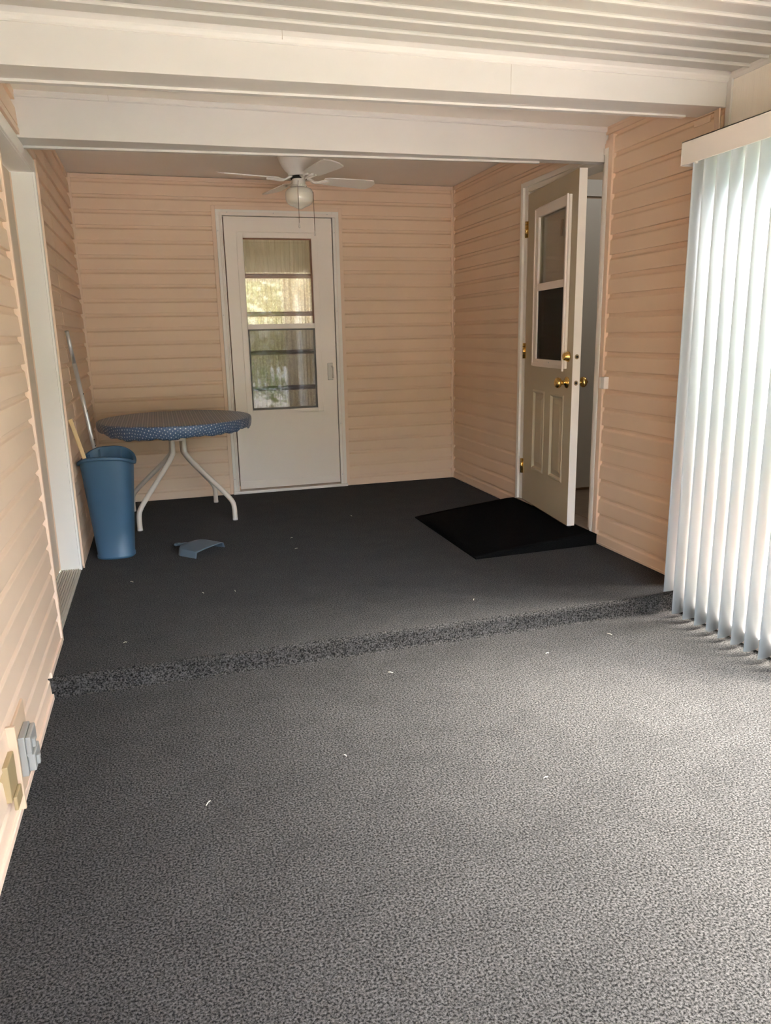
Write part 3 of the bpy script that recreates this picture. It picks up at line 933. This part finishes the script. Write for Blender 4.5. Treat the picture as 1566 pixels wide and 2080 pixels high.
ironm = mb.mesh('blade_arm', FANW)
for deg in (12, 102, 192, -77):
    b = inst(bmesh_, 'blade', fan, (0, 0, 2.192 - H), math.radians(deg))
    inst(ironm, 'blade_arm', fan, (0, 0, 2.192 - H), math.radians(deg))
for (a, z0, z1, rr) in ((-1.85, 2.175, 1.905, .048), (-.55, 2.150, 1.865, .093)):
    x, y = FXc + .044 * math.cos(a), FYc + .044 * math.sin(a)
    x2, y2 = FXc + .0945 * math.cos(a), FYc + .0945 * math.sin(a)
    mb = MB().tube([(x, y, z0), (x + (x2 - x) * .6, y + (y2 - y) * .6, z0 - .035), (x2, y2, 2.105), (x2, y2, 2.0), (x2, y2, z1)], .0016, 6)
    ch = mb.build('pull_chain', mat('chain_bronze', (.16, .11, .06), .4, metal=.6), fan)
    MB().lathe([(0, z1 + .012), (.003, z1 + .008), (.0065, z1 - .006), (.0075, z1 - .014), (.005, z1 - .020), (0, z1 - .022)], x2, y2, 14).build('pull_knob', PVC, ch)

# ---------------------------------------------------------------- table and cloth
TX, TY, TZ = -2.297, -.625, .690
tb = thing('round_table', (TX, TY, 0), 'round patio table with bent cream tube legs under the dotted cover', 'table')
RX, RY = .505, .540
mb = MB()
pr_ = [(0, TZ - .030), (.97, TZ - .030), (1.0, TZ - .022), (1.0, TZ - .006), (.985, TZ - .001), (0, TZ - .001)]
N = 72
vs = [(TX + RX * r * math.cos(2 * PI * k / N), TY + RY * r * math.sin(2 * PI * k / N), z) for r, z in pr_ for k in range(N)]
fs = [(i * N + k, i * N + (k + 1) % N, (i + 1) * N + (k + 1) % N, (i + 1) * N + k) for i in range(len(pr_) - 1) for k in range(N)]
mb.add(vs, fs, True).build('tabletop', TUBE, tb)


def smooth_path(pts, it=3):
    pts = [Vector(p) for p in pts]
    for _ in range(it):
        q = [pts[0]]
        for a, b in zip(pts, pts[1:]):
            q += [a * .75 + b * .25, a * .25 + b * .75]
        q.append(pts[-1])
        pts = q
    return pts


for (fxp, fyp) in ((-2.583, -.955), (-1.963, -.887), (-2.638, -.345), (-2.045, -.265)):
    d = Vector((fxp - TX, fyp - TY, 0))
    t = Vector((TX, TY, 0))
    u = d.normalized()
    P = [t + u * .052 + Vector((0, 0, TZ - .031)), t + u * .052 + Vector((0, 0, .48)), t + u * .060 + Vector((0, 0, .43)), t + d * .80 + Vector((0, 0, .20)), t + d * .97 + Vector((0, 0, .135)), t + d + Vector((0, 0, .09)), t + d + Vector((0, 0, 0.002))]
    lg = MB().tube(smooth_path(P, 3), .0165, 14).build('leg', TUBE, tb)
    MB().tube([t + d + Vector((0, 0, .0005)), t + d + Vector((0, 0, .016))], .0172, 14).build('foot_cap', PVC, lg)
mb = MB()
mb.box(TX - .04, TX + .04, TY - .052, TY - .040, .535, .565).box(TX - .04, TX + .04, TY + .040, TY + .052, .535, .565)
mb.box(TX - .05, TX - .04, TY - .05, TY + .05, .535, .565).box(TX + .04, TX + .05, TY - .05, TY + .05, .535, .565)
mb.build('leg_bracket', TUBE, tb, .002)
mb = MB()
for s in (-1, 1):
    mb.hexa([(TX - .30, TY + s * .03 - .012, TZ - .044), (TX + .30, TY + s * .03 - .012, TZ - .044), (TX + .30, TY + s * .03 + .012, TZ - .044), (TX - .30, TY + s * .03 + .012, TZ - .044), (TX - .30, TY + s * .03 - .012, TZ - .031), (TX + .30, TY + s * .03 - .012, TZ - .031), (TX + .30, TY + s * .03 + .012, TZ - .031), (TX - .30, TY + s * .03 + .012, TZ - .031)])
mb.build('under_rail', TUBE, tb)

# elasticated cover: flat top, rounded rim, gathered skirt
NA = 240
CR = (RX + .004, RY + .004)
rings = [(.0, 0, 0), (.3, 0, 0), (.6, 0, 0), (.85, 0, 0), (.95, 0, 0), (.985, -.001, 0), (.997, -.004, 0), (1.003, -.009, 0), (1.004, -.017, .15), (1.003, -.028, .5), (1.000, -.042, .9), (.994, -.056, 1), (.985, -.068, 1), (.972, -.077, 1), (.955, -.083, 1), (.945, -.080, .7)]
rg = random.Random(3)
ph = [(rg.choice((17, 23, 31, 38, 47, 53)), rg.uniform(0, 6.28), rg.uniform(.5, 1)) for _ in range(7)]
hem = [(3, 1.0, .9), (5, .3, .6), (8, 2.1, .5), (13, 4.0, .35), (21, 5.1, .3)]
vs, uvs = [], []
arc = 0
for j, (r, dz, wr_) in enumerate(rings):
    if j:
        pr0 = rings[j - 1]
        arc += math.hypot((r - pr0[0]) * RX, dz - pr0[1])
    for k in range(NA):
        th = 2 * PI * k / NA
        wv = sum(a * math.sin(n_ * th + p) for n_, p, a in ph) / 4.5
        hm_ = sum(a * math.sin(n_ * th + p) for n_, p, a in hem) / 2.0
        rr = r + wr_ * .011 * wv
        zz = TZ + .001 + dz * (1 + wr_ * (.20 * hm_ - .02)) + wr_ * .003 * math.sin(40 * th + 2 * wv)
        vs.append((TX + CR[0] * rr * math.cos(th), TY + CR[1] * rr * math.sin(th), zz))
        uvs.append((arc * math.cos(th) * 1.0, arc * math.sin(th) * 1.0))
fs = [(j * NA + k, j * NA + (k + 1) % NA, (j + 1) * NA + (k + 1) % NA, (j + 1) * NA + k) for j in range(1, len(rings) - 1) for k in range(NA)]
fs += [(k, NA + (k + 1) % NA, NA + k) for k in range(NA)]
me = bpy.data.meshes.new('tablecloth')
cb = Vector((TX, TY, TZ - .085))
me.from_pydata([tuple(Vector(p) - cb) for p in vs], [], fs)
me.polygons.foreach_set('use_smooth', [True] * len(fs))
ul = me.uv_layers.new(name='UVMap')
for lp in me.loops:
    ul.data[lp.index].uv = uvs[lp.vertex_index]
me.materials.append(CLOTH)
co = bpy.data.objects.new('tablecloth', me)
co.location = cb
COL.objects.link(co)
tag(co, 'blue dotted elasticated vinyl cover stretched over the round table', 'tablecloth')

# ---------------------------------------------------------------- waste bin
BX, BY, BH = -2.703, -1.500, .552
bn = thing('waste_bin', (BX, BY, 0), 'tall blue plastic waste bin in front of the left corner', 'bin', rotz=math.radians(-8))
NS = 72


def plan(th, a, b, e=2.7):
    c, s = math.cos(th), math.sin(th)
    return a * math.copysign(abs(c) ** (2 / e), c), b * math.copysign(abs(s) ** (2 / e), s)


def rim_z(th):
    s = math.sin(th)
    return BH + (.042 * max(0, -s) ** 1.2 if s < 0 else .070 * s ** 1.3)


def bin_ring(a, b, zf, t=1.0):
    return [(*plan(2 * PI * k / NS, a, b), zf(2 * PI * k / NS)) for k in range(NS)]


A0, A1, B0, B1 = .100, .143, .082, .118
def ab(t, off=0): return (A0 + (A1 - A0) * t + off, B0 + (B1 - B0) * t + off)
rs = []
rs.append(bin_ring(*ab(0, .004), lambda th: 0.0))
rs.append(bin_ring(*ab(.0, .005), lambda th: .014))
rs.append(bin_ring(*ab(.02, .000), lambda th: .018))
for t in (.25, .5, .75, .97):
    rs.append(bin_ring(*ab(t), lambda th, t=t: .018 + (rim_z(th) - .018) * t))
# rolled lip
for off, dz in ((.002, -.020), (.012, -.020), (.014, -.012), (.012, -.003), (.004, .001), (-.001, -.003)):
    rs.append(bin_ring(*ab(1.0, off), lambda th, dz=dz: rim_z(th) + dz))
for t in (.8, .4, .05):
    rs.append(bin_ring(*ab(t, -.003), lambda th, t=t: .018 + (rim_z(th) - .018) * t))
vs = [p for r in rs for p in r]
m_ = len(rs)
fs = [(i * NS + k, i * NS + (k + 1) % NS, (i + 1) * NS + (k + 1) % NS, (i + 1) * NS + k) for i in range(m_ - 1) for k in range(NS)]
lip0, lip1 = 7 - 1, 12
body = MB()
body.add(vs, [f for i, f in enumerate(fs) if not (lip0 <= i // NS < lip1)], True)
body.add(vs, [tuple(range(NS - 1, -1, -1)), tuple(range((m_ - 1) * NS, m_ * NS))])
body.build('body', BINBLUE, bn, local=True)
lipb = MB()
lipb.add(vs, [f for i, f in enumerate(fs) if lip0 <= i // NS < lip1], True)
lipb.build('rim', BINBLUE, bn, local=True)
for th in (1.25, 1.9, 2.45):
    x, y = plan(th, *ab(.93, -.004))
    z = rim_z(th)
    rb = MB()
    rb.hexa([(x - .004, y - .010, z - .06), (x + .004, y - .010, z - .06), (x + .004, y + .002, z - .06), (x - .004, y + .002, z - .06), (x - .004, y - .006, z - .012), (x + .004, y - .006, z - .012), (x + .004, y + .002, z - .012), (x - .004, y + .002, z - .012)])
    rb.build('inner_rib', BINBLUE, bn, local=True)

# aluminium pole leaning behind the bin
pb, pt = Vector((-2.742, -.985, .0)), Vector((-2.852, -1.325, 1.270))
po = thing('extension_pole', tuple(pb), 'thin aluminium pole leaning in the left corner behind the blue bin', 'pole')
dv = (pt - pb)
MB().tube([pb + Vector((0, 0, .006)), pb + dv * .86], .0125, 14).build('outer_tube', ALUTUBE, po)
MB().tube([pb + dv * .86, pb + dv * .995], .0108, 14).build('inner_tube', ALUTUBE, po)
MB().tube([pb + dv * .995, pt], .0112, 14).build('end_cap', GREYPLASTIC, po)
for t in (.72, .64, .50, .47):
    mb = MB()
    p = pb + dv * t
    mb.lathe([(.0035, -.004), (.0035, .004), (0, .004)], axis='y', n=8, o=(p.x + .011, p.y - .004, p.z))
    mb.build('lock_button', DARK, po)
# wooden lath in the bin
q0, q1 = Vector((-2.695, -1.490, .03)), Vector((-2.858, -1.605, .806))
ls = thing('wooden_lath', tuple(q0), 'pale wooden lath standing in the blue bin against the left wall', 'stick')
ax = (q1 - q0).normalized()
sx_ = Vector((.80, .6, 0)); sx_ = (sx_ - ax * sx_.dot(ax)).normalized() * .011
sy_ = ax.cross(sx_).normalized() * .003
MB().hexa([q0 - sx_ - sy_, q0 + sx_ - sy_, q0 + sx_ + sy_, q0 - sx_ + sy_, q1 - sx_ - sy_, q1 + sx_ - sy_, q1 + sx_ + sy_, q1 - sx_ + sy_]).build('lath', PINE, ls, .001)

# ---------------------------------------------------------------- dustpan (lying upside down)
dp = thing('dustpan', (-2.245, -1.592, 0), 'blue-grey plastic dustpan lying face down on the carpet', 'dustpan', rotz=math.atan2(.725, .689))
# local x along the lip, local y towards the handle; lip at y=-.13
NU, NVv = 24, 10
def pan_half(y):     # half width along the pan
    t = (y + .125) / .23
    w = .128 - .010 * t
    if t > .72: w *= math.sqrt(max(0.0, 1 - ((t - .72) / .30) ** 2)) * .55 + .45
    return w
vs = []
th_ = .0025
ysn = [-.125 + .23 * j / NVv for j in range(NVv + 1)]
def pan_z(u, y, w):
    t = (y + .125) / .23
    top = .034 + .010 * t + .004 * (1 - u * u)
    e = max(0.0, (abs(u) - .90) / .10)
    return top * (1 - e ** 1.6) if e > 0 else top
us = [-1 + 2 * i / NU for i in range(NU + 1)]
for lay in (0, 1):
    for y in ysn:
        w = pan_half(y)
        for u in us:
            vs.append((u * w * (1 - .012 * lay), y, max(.001, pan_z(u, y, w) - th_ * lay)))
G = (NVv + 1) * (NU + 1)
fs = []
for j in range(NVv):
    for i in range(NU):
        a = j * (NU + 1) + i
        fs.append((a, a + 1, a + NU + 2, a + NU + 1))
        fs.append((G + a, G + a + NU + 1, G + a + NU + 2, G + a + 1))
for i in range(NU):
    fs.append((i, G + i, G + i + 1, i + 1))
    a = NVv * (NU + 1) + i
    fs.append((a, a + 1, G + a + 1, G + a))
mb = MB().add(vs, fs, True)
# back wall of the pan
w = pan_half(ysn[-1])
back = [(u * w, ysn[-1], max(.001, pan_z(u, ysn[-1], w))) for u in us]
low = [(u * w, ysn[-1] + .006, .0) for u in us]
mb.add(back + low, [(i, i + NU + 1, i + NU + 2, i + 1) for i in range(NU)], True)
mb.build('pan', PANBLUE, dp, local=True)
mb = MB()
hp = smooth_path([(0, .098, .036), (0, .13, .036), (0, .17, .030), (0, .205, .026)], 2)
n = 14
vs, fs = [], []
for i, p in enumerate(hp):
    t = i / (len(hp) - 1)
    a, b = .015 + .004 * t, .010 - .002 * t
    for k in range(n):
        th = 2 * PI * k / n
        vs.append((a * math.cos(th), p.y, p.z + b * math.sin(th)))
fs = [(i * n + k, i * n + (k + 1) % n, (i + 1) * n + (k + 1) % n, (i + 1) * n + k) for i in range(len(hp) - 1) for k in range(n)]
mb.add(vs, fs, True)
mb.add(vs, [tuple(range(n - 1, -1, -1))])
hpart = mb.build('handle', PANBLUE, dp, local=True)
ringp = [(.019 * math.cos(a), .222 + .018 * math.sin(a), .025) for a in [i / 20 * 2 * PI for i in range(21)]]
MB().tube(ringp, .006, 8, caps=False).build('hanging_loop', PANBLUE, hpart, local=True)

for o in dp.children_recursive:
    for v in o.data.vertices:
        v.co.y *= .72
# ---------------------------------------------------------------- ramp mat
rm_v = [(-.800, -1.287, 0), (-.800, -2.314, 0), (-.030, -2.285, 0), (-.030, -1.205, 0)]
rp = MB()
nx_, ny_ = 16, 20
def ramp_pt(s, t):
    a = Vector(rm_v[0]).lerp(Vector(rm_v[3]), s)
    b = Vector(rm_v[1]).lerp(Vector(rm_v[2]), s)
    p = a.lerp(b, t)
    z = .008 + .056 * min(1, s * 1.08) ** .9
    return (p.x, p.y, z)
vs = [ramp_pt(i / nx_, j / ny_) for j in range(ny_ + 1) for i in range(nx_ + 1)]
bt = [(x, y, 0.0) for x, y, z in vs]
q = nx_ + 1
fs = [(j * q + i, j * q + i + 1, (j + 1) * q + i + 1, (j + 1) * q + i) for j in range(ny_) for i in range(nx_)]
rp.add(vs, fs, True)
per = [i for i in range(q)] + [j * q + nx_ for j in range(1, ny_ + 1)] + [ny_ * q + i for i in range(nx_ - 1, -1, -1)] + [j * q for j in range(ny_ - 1, 0, -1)]
allv = [vs[i] for i in per] + [bt[i] for i in per]
k = len(per)
rp.add(allv, [(i, (i + 1) % k, (i + 1) % k + k, i + k) for i in range(k)])
rp.add(bt, [(0, nx_, ny_ * q + nx_, ny_ * q)])
cz = Vector((-.42, -1.77, 0))
rp.v = [tuple(Vector(p) - cz) for p in rp.v]
ro = rp.build('ramp_mat', MATBLACK)
ro.location = cz
tag(ro, 'black carpeted wedge ramp on the floor below the side door', 'ramp')

# ---------------------------------------------------------------- door sensor and outlet
ds = thing('door_sensor', (-.026, -2.272, .928), 'small white contact sensor on the siding beside the side door', 'sensor')
MB().box(-.046, -.0155, -2.312, -2.280, .896, .962).build('sensor_body', PVC, ds, .003)
MB().box(-.046, -.0255, -2.278, -2.262, .898, .960).build('magnet_block', PVC, ds, .003)

BLOCK = mat('tan_block', (.60, .43, .29), .5)
ob = thing('outlet_box', (-W, -3.74, .06), 'grey weatherproof outlet cover on a tan block low on the left wall', 'outlet')
MB().box(-W, -W + .022, -3.875, -3.655, -.058, .175).build('mounting_block', BLOCK, ob, .003)
MB().box(-W + .010, -W + .038, -3.880, -3.868, -.058, .195).build('block_flange', BLOCK, ob, .002)
MB().box(-W + .022, -W + .040, -3.800, -3.695, -.005, .118).build('base_plate', GREYPLASTIC, ob, .003)
cv = MB().box(-W + .040, -W + .055, -3.796, -3.700, .062, .114).box(-W + .040, -W + .060, -3.790, -3.705, .004, .056).build('cover_flap', GREYPLASTIC, ob, .004)
MB().box(-W + .055, -W + .064, -3.780, -3.765, .074, .100).build('flap_tab', GREYPLASTIC, cv, .002)
MB().box(-W + .060, -W + .069, -3.775, -3.760, .016, .044).build('flap_tab', GREYPLASTIC, cv, .002)
MB().tube([(-W + .046, -3.795, .059), (-W + .046, -3.700, .059)], .006, 10).build('flap_hinge', GREYPLASTIC, ob)
jb = thing('junction_box', (-W, -3.93, .08), 'small brown junction box on the left wall beside the grey outlet', 'junction box')
TAN = mat('tan_plastic', (.36, .26, .13), .5)
MB().box(-W + .004, -W + .030, -3.985, -3.895, .03, .135).build('box_body', TAN, jb, .003)
MB().box(-W + .030, -W + .040, -3.975, -3.905, .0, .040).build('box_cap', TAN, jb, .003)

# ---------------------------------------------------------------- outdoors
gr = tag(MB().box(-14, 14, -24, 8, -.32, -.26).build('ground', LAWN), 'green lawn outside the porch', 'lawn', 'structure')
MB().box(.75, 2.6, -3.9, -2.97, -.26, -.235).build('paving_strip', PAVE, gr)
MB().box(-5, 3, -16, -7.5, -.26, -.24).build('driveway', PAVE, gr)
MB().box(.12, .75, -7.5, -2.97, -.26, -.225).build('mulch_strip', MULCH, gr)
nh = tag(MB().box(.12, 3.4, -2.96, -2.86, -.3, 2.75).build('house_wing', NEIGH), 'cream-sided house wing outside, seen between the blind vanes', 'house', 'structure')
siding(nh, (.12, -2.96), 3.28, 0, .02, 2.6, material=NEIGH)
MB().box(.12, 3.4, -2.985, -2.96, -.26, .02).build('foundation', PAVE, nh)
n2 = tag(MB().box(4.6, 5.2, -16, 2, -.3, 4.4).build('backdrop_house', mat('sky_blocker_grey', (.20, .19, .175), .6)), 'unseen house wall added across the side yard to block low sky', 'house', 'structure')  # added out of view, tall and dark, to cut low skylight through the slider
MB().box(4.2, 5.6, -16.2, 2.2, 4.4, 4.55).build('eave', WHITE, n2)
# porch roof overhang
tag(MB().box(-W - .5, .25, YF - .3, .3, H + .06, H + .14).build('roof', SOFFIT), 'flat porch roof above the ceiling', 'roof', 'structure')
n3 = tag(MB().box(-9, 7, -19.5, -19, -.3, 4.2).build('backdrop_house', mat('buff_siding', (.50, .44, .32), .6)), 'cream neighbouring house across the drive', 'house', 'structure')
MB().box(-9.4, 7.4, -19.8, -18.6, 4.2, 4.4).build('eave', WHITE, n3)
# shrub and white fence seen only as reflections in the storm glass
sh = thing('shrub', (-.9, -10.2, -.24), 'leafy green shrub outside, reflected low in the storm door glass', 'shrub')
rg = random.Random(11)
def leaf_cloud(cx, cy, cz, rx, ry, rz, n, l0):
    mb = MB()
    for i in range(n):
        a, b, r = rg.uniform(0, 2 * PI), rg.uniform(0, PI * .55), rg.uniform(.5, 1) ** .5
        c = Vector((rx * r * math.sin(b) * math.cos(a) + cx, ry * r * math.sin(b) * math.sin(a) + cy, cz + rz * r * math.cos(b)))
        d = Vector((rg.uniform(-1, 1), rg.uniform(-1, 1), rg.uniform(-.5, 1))).normalized()
        e = d.orthogonal().normalized()
        l, w = rg.uniform(.8, 1.3) * l0, rg.uniform(.3, .5) * l0
        mb.add([c, c + d * l * .5 + e * w, c + d * l, c + d * l * .5 - e * w], [(0, 1, 2, 3)])
    return mb
tag(leaf_cloud(-.9, -10.2, -.1, 1.3, .6, .85, 1200, .08).build('foliage', LEAF, sh), kind='stuff')
MB().tube([(-.9, -10.2, -.26), (-.88, -10.2, .4)], [.04, .02], 10).build('stem', BROWNWOOD, sh)
tr = thing('hedge', (-.5, -15.0, -.26), 'tall yellow-green hedge outside, reflected high in the storm door glass', 'hedge')
LEAF2 = mat('hedge_leaf', (.24, .235, .10), .5, noise=(3, .3))
mb = leaf_cloud(-3.6, -15.0, .1, 2.2, .9, 3.7, 3200, .17)
mb2 = leaf_cloud(-.4, -15.0, .1, 2.2, .9, 4.0, 3400, .17)
mb.add(mb2.v, mb2.f)
mb2 = leaf_cloud(2.8, -15.0, .1, 2.2, .9, 3.6, 3200, .17)
mb.add(mb2.v, mb2.f)
tag(mb.build('foliage', LEAF2, tr), kind='stuff')
pf = thing('picket_fence', (-.5, -11.6, -.26), 'low white picket fence outside, reflected in the storm door glass', 'fence')
pm = MB().add([(-.04, -.01, 0), (.04, -.01, 0), (.04, -.01, .72), (0, -.01, .80), (-.04, -.01, .72), (-.04, .01, 0), (.04, .01, 0), (.04, .01, .72), (0, .01, .80), (-.04, .01, .72)], [(4, 3, 2, 1, 0), (5, 6, 7, 8, 9), (0, 1, 6, 5), (1, 2, 7, 6), (2, 3, 8, 7), (3, 4, 9, 8), (4, 0, 5, 9)]).mesh('picket', WHITE)
for i in range(26):
    inst(pm, 'picket', pf, (-1.9 + .15 * i, 0, .02))
MB().box(-2.5, 1.4, -11.64, -11.61, -.02, .05).build('rail', WHITE, pf)
MB().box(-2.5, 1.4, -11.64, -11.61, .28, .35).build('rail', WHITE, pf)
